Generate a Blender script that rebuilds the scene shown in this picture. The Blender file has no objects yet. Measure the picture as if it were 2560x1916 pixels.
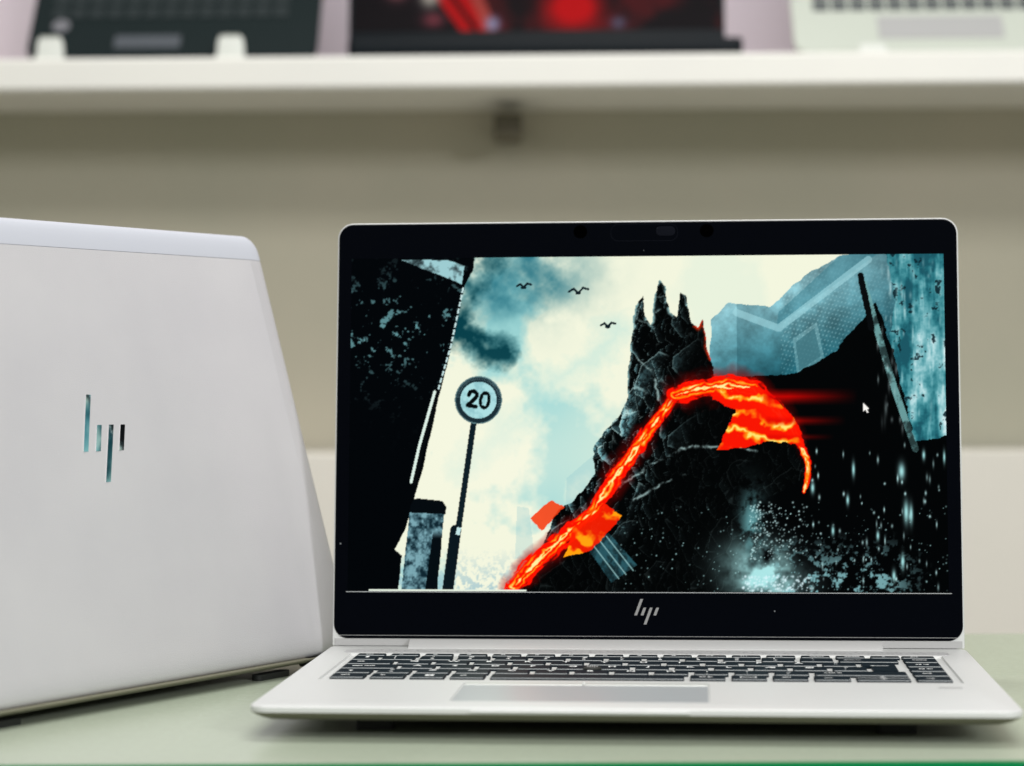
import bpy, bmesh, math, random
import numpy as np
from mathutils import Vector, Matrix
random.seed(7); RNG = np.random.default_rng(11)
scene = bpy.context.scene
COL = scene.collection

# ------------------------------------------------------------------ camera
CAMP = Vector((0.03244, -1.21249, 0.1390))
YAW, PITCH, ROLL = math.radians(4.7528), math.radians(-0.1288), math.radians(0.2508)
FPX = 5871.3 / 2560.0
cd = bpy.data.cameras.new('camera'); cam = bpy.data.objects.new('camera', cd); COL.objects.link(cam)
Rc = Matrix.Rotation(YAW, 3, 'Z') @ Matrix.Rotation(PITCH, 3, 'X') @ Matrix.Rotation(ROLL, 3, 'Y') @ Matrix.Rotation(math.radians(90), 3, 'X')
cam.matrix_world = Matrix.Translation(CAMP) @ Rc.to_4x4()
cd.sensor_width = 36; cd.sensor_fit = 'HORIZONTAL'; cd.lens = 36 * FPX
cd.clip_start = 0.05; cd.clip_end = 50
cd.dof.use_dof = True; cd.dof.focus_distance = 1.17; cd.dof.aperture_fstop = 7.2; cd.dof.aperture_blades = 0
scene.camera = cam
scene.view_settings.view_transform = 'Standard'; scene.view_settings.look = 'None'
scene.view_settings.exposure = 0.09; scene.view_settings.gamma = 1.0
scene.view_settings.use_curve_mapping = False
scene.render.engine = 'CYCLES'

# ------------------------------------------------------------------ room light
world = bpy.data.worlds.new('World'); scene.world = world; world.use_nodes = True
wbg = world.node_tree.nodes['Background']
wbg.inputs[0].default_value = (0.93, 0.95, 0.86, 1); wbg.inputs[1].default_value = 0.31

def floor_frame(X, D, Z=0.0):
    """a point X metres right of and D metres in front of the photographer, height Z above the laptop deck"""
    c, s = math.cos(YAW), math.sin(YAW)
    return Vector((CAMP.x + X * c - D * s, CAMP.y + X * s + D * c, Z))

def area(name, X, D, Z, tx, td, tz, sx, sy, power, col):
    l = bpy.data.lights.new(name, 'AREA'); l.shape = 'RECTANGLE'; l.size = sx; l.size_y = sy
    l.energy = power; l.color = col
    o = bpy.data.objects.new(name, l); COL.objects.link(o)
    p = floor_frame(X, D, Z); t = floor_frame(tx, td, tz)
    o.location = p; o.rotation_euler = (t - p).to_track_quat('-Z', 'Y').to_euler()
    return o
area('ceiling_light', 0.10, 1.55, 1.7, 0.0, 1.3, 0.0, 1.4, 0.35, 18, (1.0, 0.985, 0.96))
area('front_fill_light', 0.3, -0.9, 2.05, 0.1, 2.0, 0.2, 2.2, 0.5, 38, (1.0, 0.98, 0.95))  # added fill from behind the camera, brightening wall, shelf edge and lids
area('aisle_light', 1.9, -1.7, 1.25, -0.1, 1.3, 0.15, 0.35, 0.5, 44, (0.97, 0.97, 1.0))

# ------------------------------------------------------------------ materials
def mat(name, col, rough=0.5, metal=0.0, spec=0.5, coat=0.0, grain=0.0, grain_scale=900, bump=0.0, var=None, var_scale=6):
    m = bpy.data.materials.new(name); m.use_nodes = True
    nt = m.node_tree; b = nt.nodes['Principled BSDF']
    b.inputs['Base Color'].default_value = (*col, 1); b.inputs['Roughness'].default_value = rough
    b.inputs['Metallic'].default_value = metal; b.inputs['Specular IOR Level'].default_value = spec
    b.inputs['Coat Weight'].default_value = coat
    tc = nt.nodes.new('ShaderNodeTexCoord')
    if var:
        n = nt.nodes.new('ShaderNodeTexNoise'); n.inputs['Scale'].default_value = var_scale; n.inputs['Detail'].default_value = 5
        nt.links.new(tc.outputs['Object'], n.inputs['Vector'])
        mx = nt.nodes.new('ShaderNodeMix'); mx.data_type = 'RGBA'
        mx.inputs[6].default_value = (*col, 1); mx.inputs[7].default_value = (*var, 1)
        rp = nt.nodes.new('ShaderNodeMapRange'); rp.inputs[1].default_value = 0.35; rp.inputs[2].default_value = 0.65
        nt.links.new(n.outputs['Fac'], rp.inputs[0]); nt.links.new(rp.outputs[0], mx.inputs[0])
        nt.links.new(mx.outputs[2], b.inputs['Base Color'])
    if grain or bump:
        n2 = nt.nodes.new('ShaderNodeTexNoise'); n2.inputs['Scale'].default_value = grain_scale; n2.inputs['Detail'].default_value = 2
        nt.links.new(tc.outputs['Object'], n2.inputs['Vector'])
        if grain:
            mr = nt.nodes.new('ShaderNodeMapRange'); mr.inputs[3].default_value = rough - grain; mr.inputs[4].default_value = rough + grain
            nt.links.new(n2.outputs['Fac'], mr.inputs[0]); nt.links.new(mr.outputs[0], b.inputs['Roughness'])
        if bump:
            bp = nt.nodes.new('ShaderNodeBump'); bp.inputs['Strength'].default_value = bump; bp.inputs['Distance'].default_value = 0.0004
            nt.links.new(n2.outputs['Fac'], bp.inputs['Height']); nt.links.new(bp.outputs[0], b.inputs['Normal'])
    return m
def vcol_mat(name, strength=1.0, rough=0.25, spec=0.03):
    m = bpy.data.materials.new(name); m.use_nodes = True; nt = m.node_tree; b = nt.nodes['Principled BSDF']
    b.inputs['Base Color'].default_value = (0.0, 0.0, 0.0, 1); b.inputs['Roughness'].default_value = rough
    b.inputs['Specular IOR Level'].default_value = spec
    a = nt.nodes.new('ShaderNodeVertexColor'); a.layer_name = 'picture'
    nt.links.new(a.outputs['Color'], b.inputs['Emission Color']); b.inputs['Emission Strength'].default_value = strength
    return m
M = {
 'silver': mat('silver_aluminium', (0.67, 0.68, 0.675), 0.45, 0.15, 0.5, grain=0.06, bump=0.05, grain_scale=2500),
 'lid': mat('brushed_lid_aluminium', (0.585, 0.58, 0.595), 0.45, 0.2, 0.5, grain=0.08, bump=0.35, grain_scale=1700, var=(0.55, 0.545, 0.565), var_scale=14),
 'antenna': mat('antenna_strip_plastic', (0.52, 0.54, 0.60), 0.5, 0.0, 0.4, grain=0.05, bump=0.05),
 'hinge': mat('hinge_cover', (0.74, 0.74, 0.74), 0.35, 0.3, 0.5, grain=0.04),
 'chin': mat('lid_chin', (0.44, 0.44, 0.44), 0.5, 0.1, 0.4, grain=0.04),
 'shaded_underside': mat('shaded_silver_shell', (0.17, 0.165, 0.115), 0.5, 0.2, 0.4, grain=0.05),  # olive-dark copy of the silver; shade beneath the base painted in
 'bezel': mat('bezel_glass', (0.0012, 0.0018, 0.0035), 0.25, 0.0, 0.02, grain=0.02),
 'dark_lens': mat('lens_glass', (0.0003, 0.0003, 0.0004), 0.5, 0.0, 0.0),
 'slider': mat('shutter_plastic', (0.007, 0.008, 0.012), 0.5, 0.0, 0.0),
 'key': mat('key_plastic', (0.005, 0.011, 0.017), 0.5, 0.0, 0.10, grain=0.05, grain_scale=1500, bump=0.1),
 'legend': mat('legend_print', (0.88, 0.90, 0.90), 0.5),
 'key_edge_glint': mat('key_edge_glint', (0.27, 0.29, 0.30), 0.4),
 'touchpad': mat('touchpad_glass', (0.47, 0.50, 0.52), 0.30, 0.1, 0.5, grain=0.03),
 'button': mat('pad_button', (0.60, 0.62, 0.60), 0.4, 0.2),
 'logo_mirror': mat('logo_chrome', (0.80, 0.80, 0.80), 0.04, 1.0),
 'logo_grey': mat('logo_print', (0.34, 0.34, 0.34), 0.4, 0.3),
 'rubber': mat('rubber', (0.012, 0.014, 0.012), 0.7),
 'slot': mat('slot_dark', (0.02, 0.02, 0.02), 0.6),
 'edge_glint': mat('glass_edge_glint', (0.45, 0.47, 0.48), 0.3),  # pale colour for a painted glint
 'glass_top': mat('frosted_green_glass', (0.49, 0.545, 0.435), 0.24, 0.0, 0.5, grain=0.05, grain_scale=300, var=(0.455, 0.515, 0.405), var_scale=5),
 'glass_edge': mat('green_glass_edge', (0.0, 0.22, 0.065), 0.3, 0.0, 0.15),
 'counter_body': mat('counter_body', (0.50, 0.52, 0.46), 0.5),
 'wall': mat('beige_wall_paint', (0.56, 0.52, 0.42), 0.75, 0.0, 0.3, var=(0.49, 0.475, 0.38), var_scale=3.0, bump=0.05, grain_scale=200),
 'backdrop': mat('pink_white_panel', (0.90, 0.79, 0.89), 0.6),
 'fascia': mat('cream_laminate', (0.84, 0.83, 0.78), 0.45, var=(0.80, 0.79, 0.75), var_scale=4),
 'panel': mat('cream_board', (0.80, 0.76, 0.69), 0.6, var=(0.76, 0.73, 0.66), var_scale=3),
 'bracket': mat('bracket_brown', (0.13, 0.115, 0.08), 0.6),
 'black_shell': mat('black_shell', (0.006, 0.009, 0.012), 0.45, 0.0, 0.12, grain=0.05),
 'dark_shell': mat('dark_grey_shell', (0.007, 0.014, 0.015), 0.5, 0.0, 0.12, grain=0.05),
 'dark_key': mat('dark_key', (0.022, 0.030, 0.032), 0.5, 0.0, 0.15),
 'mauve': mat('mauve_side', (0.16, 0.14, 0.17), 0.5),
 'grey_pad': mat('grey_pad', (0.06, 0.07, 0.085), 0.4),
 'sticker': mat('sticker', (0.16, 0.16, 0.18), 0.4),
 'white_clip': mat('white_acrylic', (0.66, 0.68, 0.64), 0.4),
 'green_silver': mat('pale_shell', (0.58, 0.62, 0.55), 0.4, 0.1),
 'grey_key': mat('grey_key', (0.09, 0.10, 0.105), 0.5),
 'floor': mat('floor_tile', (0.45, 0.44, 0.40), 0.35, var=(0.40, 0.39, 0.35), var_scale=1.5),
}

def add_dust(m, scale, thr, col, amount):
    """sparse specks of dust as a colour of their own"""
    nt = m.node_tree; b = nt.nodes['Principled BSDF']; tc = nt.nodes.new('ShaderNodeTexCoord')
    v = nt.nodes.new('ShaderNodeTexVoronoi'); v.inputs['Scale'].default_value = scale
    n = nt.nodes.new('ShaderNodeTexNoise'); n.inputs['Scale'].default_value = scale*0.12
    a = nt.nodes.new('ShaderNodeMath'); a.operation = 'LESS_THAN'; a.inputs[1].default_value = thr
    c = nt.nodes.new('ShaderNodeMath'); c.operation = 'GREATER_THAN'; c.inputs[1].default_value = 0.52
    k = nt.nodes.new('ShaderNodeMath'); k.operation = 'MULTIPLY'; k2 = nt.nodes.new('ShaderNodeMath'); k2.operation = 'MULTIPLY'; k2.inputs[1].default_value = amount
    mx = nt.nodes.new('ShaderNodeMix'); mx.data_type = 'RGBA'; mx.inputs[7].default_value = (*col, 1)
    L = nt.links
    L.new(tc.outputs['Object'], v.inputs['Vector']); L.new(tc.outputs['Object'], n.inputs['Vector'])
    L.new(v.outputs['Distance'], a.inputs[0]); L.new(n.outputs['Fac'], c.inputs[0]); L.new(a.outputs[0], k.inputs[0]); L.new(c.outputs[0], k.inputs[1])
    L.new(k.outputs[0], k2.inputs[0]); L.new(k2.outputs[0], mx.inputs[0])
    old = b.inputs['Base Color']
    if old.is_linked: L.new(old.links[0].from_socket, mx.inputs[6])
    else: mx.inputs[6].default_value = old.default_value[:]
    L.new(mx.outputs[2], b.inputs['Base Color'])
add_dust(M['bezel'], 95, 0.045, (0.25, 0.27, 0.28), 0.7)
add_dust(M['glass_top'], 170, 0.055, (0.80, 0.82, 0.76), 0.8)
add_dust(M['lid'], 130, 0.04, (0.70, 0.70, 0.70), 0.5)
# ------------------------------------------------------------------ helpers
def link_mesh(name, bm, m, parent=None, loc=None, sharp=35):
    bmesh.ops.recalc_face_normals(bm, faces=bm.faces[:])
    me = bpy.data.meshes.new(name); bm.to_mesh(me); bm.free()
    for p in me.polygons: p.use_smooth = True
    me.set_sharp_from_angle(angle=math.radians(sharp))
    me.materials.append(M[m] if isinstance(m, str) else m)
    o = bpy.data.objects.new(name, me); COL.objects.link(o)
    if parent: o.parent = parent
    if loc: o.location = loc
    return o
def tag(o, label=None, cat=None, group=None, kind=None):
    if label: o['label'] = label
    if cat: o['category'] = cat
    if group: o['group'] = group
    if kind: o['kind'] = kind
    return o
def empty(name, mw):
    o = bpy.data.objects.new(name, None); o.empty_display_size = 0.02; COL.objects.link(o); o.matrix_world = mw
    return o
def rr(x0, x1, y0, y1, r, n=6):
    """rounded rectangle outline, counter-clockwise"""
    r = max(min(r, (x1-x0)/2 - 1e-5, (y1-y0)/2 - 1e-5), 1e-5); pts = []
    for cx, cy, a0 in ((x1-r, y1-r, 0), (x0+r, y1-r, 90), (x0+r, y0+r, 180), (x1-r, y0+r, 270)):
        for i in range(n+1):
            a = math.radians(a0 + 90*i/n); pts.append((cx + r*math.cos(a), cy + r*math.sin(a)))
    return pts
def loft(bm, x0, x1, y0, y1, r, levels, n=6, cap0=True, cap1=True):
    """levels: (inset, z) from the bottom up"""
    loops = []
    for ins, z in levels:
        loops.append([bm.verts.new((x, y, z)) for x, y in rr(x0+ins, x1-ins, y0+ins, y1-ins, max(r-ins, 0.0002), n)])
    for a, b in zip(loops, loops[1:]):
        k = len(a)
        for i in range(k): bm.faces.new((a[i], a[(i+1) % k], b[(i+1) % k], b[i]))
    if cap0: bm.faces.new(loops[0][::-1])
    if cap1: bm.faces.new(loops[-1])
    return loops
def box(bm, x0, x1, y0, y1, z0, z1, bev=0.0):
    if bev:
        loft(bm, x0, x1, y0, y1, bev, [(bev, z0), (0, z0+bev), (0, z1-bev), (bev, z1)], 3)
    else:
        loft(bm, x0, x1, y0, y1, 0.0, [(0, z0), (0, z1)], 1)
def holed_cap(bm, outer, holes, z):
    """flat face at height z between an outer vertex loop and rectangular holes"""
    edges = []
    for i in range(len(outer)):
        e = bm.edges.get((outer[i], outer[(i+1) % len(outer)])) or bm.edges.new((outer[i], outer[(i+1) % len(outer)]))
        edges.append(e)
    loops = []
    for h in holes:
        vs = [bm.verts.new((x, y, z)) for x, y in h]
        for i in range(len(vs)): edges.append(bm.edges.new((vs[i], vs[(i+1) % len(vs)])))
        loops.append(vs)
    bmesh.ops.triangle_fill(bm, use_beauty=True, use_dissolve=False, edges=edges)
    return loops
def wall_down(bm, loop, dz, inset=0.0):
    cx = sum(v.co.x for v in loop)/len(loop); cy = sum(v.co.y for v in loop)/len(loop)
    low = [bm.verts.new((v.co.x - math.copysign(inset, v.co.x-cx), v.co.y - math.copysign(inset, v.co.y-cy), v.co.z-dz)) for v in loop]
    k = len(loop)
    for i in range(k): bm.faces.new((loop[i], loop[(i+1) % k], low[(i+1) % k], low[i]))
    return low
_T = {}
def text_mesh(s, size, extr=0.00004):
    key = (s, size)
    if key in _T: return _T[key]
    cu = bpy.data.curves.new('legend', 'FONT'); cu.body = s; cu.size = size; cu.extrude = extr; cu.offset = size*0.02
    cu.align_x = 'LEFT'; cu.align_y = 'CENTER'; cu.resolution_u = 2
    o = bpy.data.objects.new('tmp_text', cu); COL.objects.link(o)
    dg = bpy.context.evaluated_depsgraph_get(); dg.update()
    me = bpy.data.meshes.new_from_object(o.evaluated_get(dg)); me.name = 'legend'
    bpy.data.objects.remove(o); bpy.data.curves.remove(cu)
    me.materials.clear(); me.materials.append(M['legend'])
    _T[key] = me
    return me
def prism(bm, pts, z0, z1, bev=0):
    a = [bm.verts.new((x, y, z0)) for x, y in pts]; b = [bm.verts.new((x, y, z1)) for x, y in pts]
    k = len(pts)
    for i in range(k): bm.faces.new((a[i], a[(i+1) % k], b[(i+1) % k], b[i]))
    bm.faces.new(b); bm.faces.new(a[::-1])
def logo_bars(width, slant, pitch):
    """the four slanted bars, in units of the lettering's own height (0..1 is the short bar)"""
    out = []
    for k, (t0, t1) in enumerate(((0, 2.12), (0, 1), (-1.17, 1), (0, 1))):
        x = (k - 1.5) * pitch
        out.append([(x + slant*t0, t0), (x + width + slant*t0, t0), (x + width + slant*t1, t1), (x + slant*t1, t1)])
    return out

# ------------------------------------------------------------------ the place: wall, floor
def board(name, X0, X1, D0, D1, Z0, Z1, m, parent=None, yaw=0.0, bev=0.0, pivot=None):
    """box laid out in the counter's frame, built in world coordinates around its own centre"""
    cx, cy = (X0+X1)/2, (D0+D1)/2
    bm = bmesh.new(); box(bm, X0-cx, X1-cx, D0-cy, D1-cy, Z0, Z1, bev)
    o = link_mesh(name, bm, m)
    o.matrix_world = Matrix.Translation(floor_frame(cx, cy, 0)) @ Matrix.Rotation(YAW + yaw, 4, 'Z')
    if parent:
        mw = o.matrix_world.copy(); o.parent = parent; o.matrix_parent_inverse = parent.matrix_world.inverted(); o.matrix_world = mw
    return o
TAB = -0.0145
tag(board('wall', -3.2, 3.2, 2.54, 2.62, -1.1, 0.46, 'wall'), kind='structure')
tag(board('upper_wall', -3.2, 3.2, 2.66, 2.72, 0.44, 2.2, 'backdrop'), kind='structure')
tag(board('floor', -4, 4, -2.5, 4, -0.98, -0.93, 'floor'), kind='structure')

ledge = empty('ledge_cabinet', Matrix.Translation(floor_frame(0, 2.4, -0.93)) @ Matrix.Rotation(YAW, 4, 'Z'))
tag(ledge, 'cream board front of the low wall cabinet seen beyond the glass counter', 'cabinet')
board('cabinet_front', -2.4, 2.4, 2.40, 2.425, -0.93, 0.0625, 'panel', ledge, bev=0.002)
board('cabinet_top', -2.4, 2.4, 2.4255, 2.53, 0.056, 0.0622, 'panel', ledge, bev=0.002)

shelf = empty('wall_shelf', Matrix.Translation(floor_frame(0, 2.3, 0.425)) @ Matrix.Rotation(YAW + math.radians(1.4), 4, 'Z'))
tag(shelf, 'long white wall shelf with a thick front edge carrying the blurred laptops', 'shelf')
SY = math.radians(-1.7)
board('shelf_board', -2.4, 2.4, 2.325, 2.72, 0.428, 0.452, 'fascia', shelf, yaw=SY, bev=0.001)
board('front_edge', -2.4, 2.4, 2.30, 2.322, 0.4235, 0.4555, 'fascia', shelf, yaw=SY, bev=0.003)
br = board('shelf_bracket', -0.018, 0.012, 2.44, 2.535, 0.392, 0.4135, 'bracket', bev=0.002)
tag(br, 'small dark brown bracket under the white shelf at the wall', 'bracket')

# the counter in front
ctr = empty('display_counter', Matrix.Translation(floor_frame(0, 1.1, -0.93)) @ Matrix.Rotation(YAW, 4, 'Z'))
tag(ctr, 'pale green frosted glass counter with a bright green front edge', 'counter')
board('glass_sheet', -1.6, 1.6, 0.9373, 1.2029, TAB-0.008, TAB, 'glass_top', ctr)
board('glass_sheet', -1.6, 1.6, 1.2032, 1.397, TAB-0.008, TAB, 'glass_top', ctr)
board('glass_edge', -1.6, 1.6, 0.9328, 0.9368, TAB-0.010, TAB-0.0002, 'glass_edge', ctr)
board('counter_body', -1.58, 1.58, 0.96, 1.37, -0.93, TAB-0.0085, 'counter_body', ctr)

# ------------------------------------------------------------------ laptop building blocks
HW, DEP = 0.163, 0.2285
def base_shell(parent, detail=True):
    bm = bmesh.new()
    lv = [(0.036, -0.0092), (0.026, -0.0088), (0.016, -0.0078), (0.009, -0.0066), (0.0045, -0.0053), (0.0018, -0.0040), (0.0004, -0.0031), (0, -0.0026), (0, -0.0006), (0.0005, -0.0001), (0.0009, 0)]
    loops = loft(bm, -HW, HW, -DEP, 0.0, 0.009, lv, 8, True, not detail)
    if detail:
        well = [(-0.1478, -0.1375), (0.1478, -0.1375), (0.1478, -0.0348), (-0.1478, -0.0348)]
        pad = rr(-0.079, 0.033, -0.2075, -0.1445, 0.0015, 3)
        hl = holed_cap(bm, loops[-1], [well, pad], 0.0)
        low = wall_down(bm, hl[0], 0.0011, 0.0004); bm.faces.new(low)
        low = wall_down(bm, hl[1], 0.0006, 0.0003); bm.faces.new(low)
    o = link_mesh('base', bm, 'silver', parent); o.data.materials.append(M['shaded_underside'])
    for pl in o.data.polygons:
        if pl.center.z < -0.0028: pl.material_index = 1  # lower faces take the painted shade
    return o

# ------------------------------------------------------------------ the silver laptop facing the camera
lap = empty('open_laptop', Matrix.Translation((0, 0, 0)))
tag(lap, 'silver laptop facing the camera with a lit teal and orange picture on its screen', 'laptop')
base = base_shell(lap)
# rubber feet
for x in (-0.113, 0.113):
    bm = bmesh.new(); loft(bm, x-0.0085, x+0.0085, -0.196, -0.189, 0.003, [(0, TAB+0.0001), (0, -0.0086)], 5)
    link_mesh('rubber_foot', bm, 'rubber', lap)
bm = bmesh.new(); loft(bm, -0.13, 0.13, -0.022, -0.0165, 0.003, [(0, TAB+0.0001), (0, -0.0086)], 5); link_mesh('rubber_foot', bm, 'rubber', lap)
# opening notch at the front
bm = bmesh.new()
prof = [(-0.2245, 0.00012), (-0.2262, 0.0001), (-0.2296, -0.0014), (-0.2292, -0.0020), (-0.2245, -0.0015)]
for s, xx in ((0, -0.069), (1, 0.026)):
    pass
A = [bm.verts.new((-0.069 + (0.0015 if z < -0.001 else 0), y, z)) for y, z in prof]
B = [bm.verts.new((0.026 - (0.0015 if z < -0.001 else 0), y, z)) for y, z in prof]
for i in range(len(prof)):
    j = (i+1) % len(prof); bm.faces.new((A[i], B[i], B[j], A[j]))
bm.faces.new(A); bm.faces.new(B[::-1])
link_mesh('finger_notch', bm, 'silver', lap)
# touchpad with its two buttons
bm = bmesh.new(); loft(bm, -0.0782, 0.0322, -0.2068, -0.1538, 0.0012, [(0.0003, -0.0005), (0, -0.0003), (0.0002, -0.0001)], 4)
link_mesh('touchpad', bm, 'touchpad', lap)
for x0, x1 in ((-0.0782, -0.0242), (-0.0234, 0.0322)):
    bm = bmesh.new(); loft(bm, x0, x1, -0.1532, -0.1452, 0.0008, [(0, -0.0005), (0, -0.0001), (0.0004, 0.0002)], 3)
    link_mesh('touchpad_button', bm, 'button', lap)
# fingerprint reader
bm = bmesh.new(); loft(bm, 0.1345, 0.1450, -0.1575, -0.1535, 0.0012, [(0, -0.0002), (0, 0.00025), (0.0004, 0.0003)], 4)
link_mesh('fingerprint_reader', bm, 'chin', lap)
# speaker grille: perforated strip, pattern in the material
gm = bpy.data.materials.new('speaker_grille'); gm.use_nodes = True; nt = gm.node_tree; b = nt.nodes['Principled BSDF']
b.inputs['Roughness'].default_value = 0.45; b.inputs['Metallic'].default_value = 0.3
tc = nt.nodes.new('ShaderNodeTexCoord'); vo = nt.nodes.new('ShaderNodeTexVoronoi'); vo.inputs['Scale'].default_value = 430; vo.inputs['Randomness'].default_value = 0.8
cr = nt.nodes.new('ShaderNodeValToRGB'); cr.color_ramp.elements[0].position = 0.25; cr.color_ramp.elements[0].color = (0.42, 0.42, 0.43, 1)
cr.color_ramp.elements[1].position = 0.42; cr.color_ramp.elements[1].color = (0.60, 0.60, 0.61, 1)
nt.links.new(tc.outputs['Object'], vo.inputs['Vector']); nt.links.new(vo.outputs['Distance'], cr.inputs[0]); nt.links.new(cr.outputs[0], b.inputs['Base Color'])
bm = bmesh.new(); loft(bm, -0.152, 0.152, -0.0325, -0.0195, 0.002, [(0, -0.0002), (0, 0.00012)], 3)
link_mesh('speaker_grille', bm, gm, lap)
# status lights beside the grille
# keys --------------------------------------------------------------
PROW = [-0.0447, -0.0617, -0.0790, -0.0963, -0.1136, -0.1309]
LE, REND = -0.1435, 0.1245
rows = []
def row(ws, labels, y, h):
    x = LE
    for w, lb in zip(ws, labels):
        rows.append((x, x + w - 0.0028, y, y + h, lb)); x += w
P = 0.01875
row([0.01705]*16, ['esc', 'f1', 'f2', 'f3', 'f4', 'f5', 'f6', 'f7', 'f8', 'f9', 'f10', 'f11', 'f12', 'insert', 'delete', 'o'], PROW[0], 0.0078)
row([0.0145] + [P]*12 + [0.0313], ['\u00a7', '! 1', '" 2', '# 3', '\u00a4 4', '% 5', '& 6', '/ 7', '( 8', ') 9', '= 0', '? +', '` \u00b4', '\u2190'], PROW[1], 0.0148)
row([0.0245] + [P]*12, ['tab', 'Q', 'W', 'E', 'R', 'T', 'Y', 'U', 'I', 'O', 'P', '\u00c5', '^ \u00a8'], PROW[2], 0.0148)
row([0.0286] + [P]*12, ['caps lock', 'A', 'S', 'D', 'F', 'G', 'H', 'J', 'K', 'L', '\u00c6', '\u00d8', "* '"], PROW[3], 0.0148)
row([0.0193] + [P]*11 + [0.04545], ['\u2191', '> <', 'Z', 'X', 'C', 'V', 'B', 'N', 'M', '; ,', ': .', '_ -', 'num lk'], PROW[4], 0.0148)
row([P, P, P, P, 0.0925, 0.0190, 0.0190, 0.0190, 0.0193, 0.0272], ['ctrl', 'fn', 'WIN', 'alt', '', 'alt gr', 'PAD', 'ctrl', '\u2190', 'ARROWS'], PROW[5], 0.0148)
for y, h, lb in zip(PROW, [0.0078]+[0.0148]*5, ['end', 'home', 'pg up', 'pg dn', 'end', '\u2192']):
    rows.append((0.1275, 0.1435, y, y+h, lb if y != PROW[0] else 'prt'))
KZ = 0.0002
for (x0, x1, y0, y1, lb) in rows:
    bm = bmesh.new()
    loft(bm, x0, x1, y0, y1, 0.0011, [(0.0, -0.0011), (0.0, KZ-0.0003), (0.00030, KZ), (0.0012, KZ+0.00003)], 3)
    k = link_mesh('key', bm, 'key', lap, sharp=50); k.data.materials.append(M['key_edge_glint'])
    for pl in k.data.polygons:
        if pl.normal.y < -0.5 and pl.center.z > KZ-0.0004: pl.material_index = 1  # front bevels coloured lighter, a painted highlight along each key
    zt = KZ + 0.00009
    if lb == 'WIN':
        bm = bmesh.new()
        for i in (0, 1):
            for j in (0, 1): box(bm, x0+0.0065+i*0.0022, x0+0.0085+i*0.0022, y0+0.006+j*0.0024, y0+0.0082+j*0.0024, zt-0.00004, zt)
        link_mesh('legend', bm, 'legend', k); continue
    if lb == 'PAD':
        bm = bmesh.new()
        for a in ((0.0045, 0.0110, 0.0060, 0.0064), (0.0045, 0.0110, 0.0090, 0.0094), (0.0040, 0.0046, 0.0055, 0.0100), (0.0109, 0.0115, 0.0055, 0.0100)): box(bm, x0+a[0], x0+a[1], y0+a[2], y0+a[3], zt-0.00004, zt)
        link_mesh('legend', bm, 'legend', k); continue
    if lb == 'ARROWS':
        bm = bmesh.new(); cx = (x0+x1)/2
        prism(bm, [(cx-0.0016, y0+0.0108), (cx+0.0016, y0+0.0108), (cx, y0+0.0128)], zt-0.00004, zt)
        prism(bm, [(cx-0.0016, y0+0.0050), (cx, y0+0.0030), (cx+0.0016, y0+0.0050)], zt-0.00004, zt)
        box(bm, x0+0.0002, x1-0.0002, y0+0.0073, y0+0.0077, KZ+0.00004, KZ+0.0001)
        link_mesh('legend', bm, 'legend', k); continue
    if lb in ('\u2190', '\u2191', '\u2192'):
        bm = bmesh.new()
        L = 0.0085 if x1-x0 > 0.025 else 0.004
        cx, cy = (x0 + 0.0065, (y0+y1)/2)
        if lb == '\u2191': pts = [(-0.0012, 0), (0, 0.002), (0.0012, 0)]; bar = (-0.0004, 0.0004, -0.002, 0)
        elif lb == '\u2190': pts = [(-L/2, 0), (-L/2+0.0014, 0.0011), (-L/2+0.0014, -0.0011)]; bar = (-L/2+0.001, L/2, -0.00025, 0.00025)
        else: pts = [(L/2, 0), (L/2-0.0014, 0.0011), (L/2-0.0014, -0.0011)]; bar = (-L/2, L/2-0.001, -0.00025, 0.00025)
        prism(bm, [(cx+a, cy+b_) for a, b_ in pts], zt-0.00004, zt); box(bm, cx+bar[0], cx+bar[1], cy+bar[2], cy+bar[3], zt-0.00004, zt)
        link_mesh('legend', bm, 'legend', k); continue
    if not lb: continue
    small = len(lb) > 1 and ' ' not in lb
    frow = (y1-y0) < 0.01
    parts = lb.split(' ') if (len(lb) == 3 and ' ' in lb) else [lb]
    for i, t in enumerate(parts):
        sz = 0.0030 if (frow or len(t) > 1) else (0.0056 if len(parts) == 1 else 0.0040)
        me = text_mesh(t, sz)
        lo = bpy.data.objects.new('legend', me); COL.objects.link(lo); lo.parent = k
        px = x0 + (0.0042 if len(t) > 1 else 0.0055)
        if frow: py = (y0+y1)/2
        elif len(parts) == 1: py = y0 + (0.0100 if len(t) == 1 else 0.0085)
        else: py = y0 + (0.0112, 0.0045)[i]
        lo.location = (px, py, zt)
# enter key spans two rows: L-shaped
bm = bmesh.new()
ex0 = LE + 0.0245 + 12*P; ex0b = LE + 0.0286 + 12*P
pts = [(ex0b, PROW[3]), (0.1217, PROW[3]), (0.1217, PROW[2]+0.0148), (ex0, PROW[2]+0.0148), (ex0, PROW[2]), (ex0b, PROW[2])]
prism(bm, pts, -0.0009, KZ)
ek = link_mesh('key', bm, 'key', lap)
bm = bmesh.new(); cy = PROW[2]+0.002; box(bm, ex0+0.005, ex0+0.0125, cy-0.0003, cy+0.0003, KZ+0.00004, KZ+0.0001); prism(bm, [(ex0+0.0035, cy), (ex0+0.0055, cy+0.0012), (ex0+0.0055, cy-0.0012)], KZ+0.00004, KZ+0.0001)
link_mesh('legend', bm, 'legend', ek)
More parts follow.
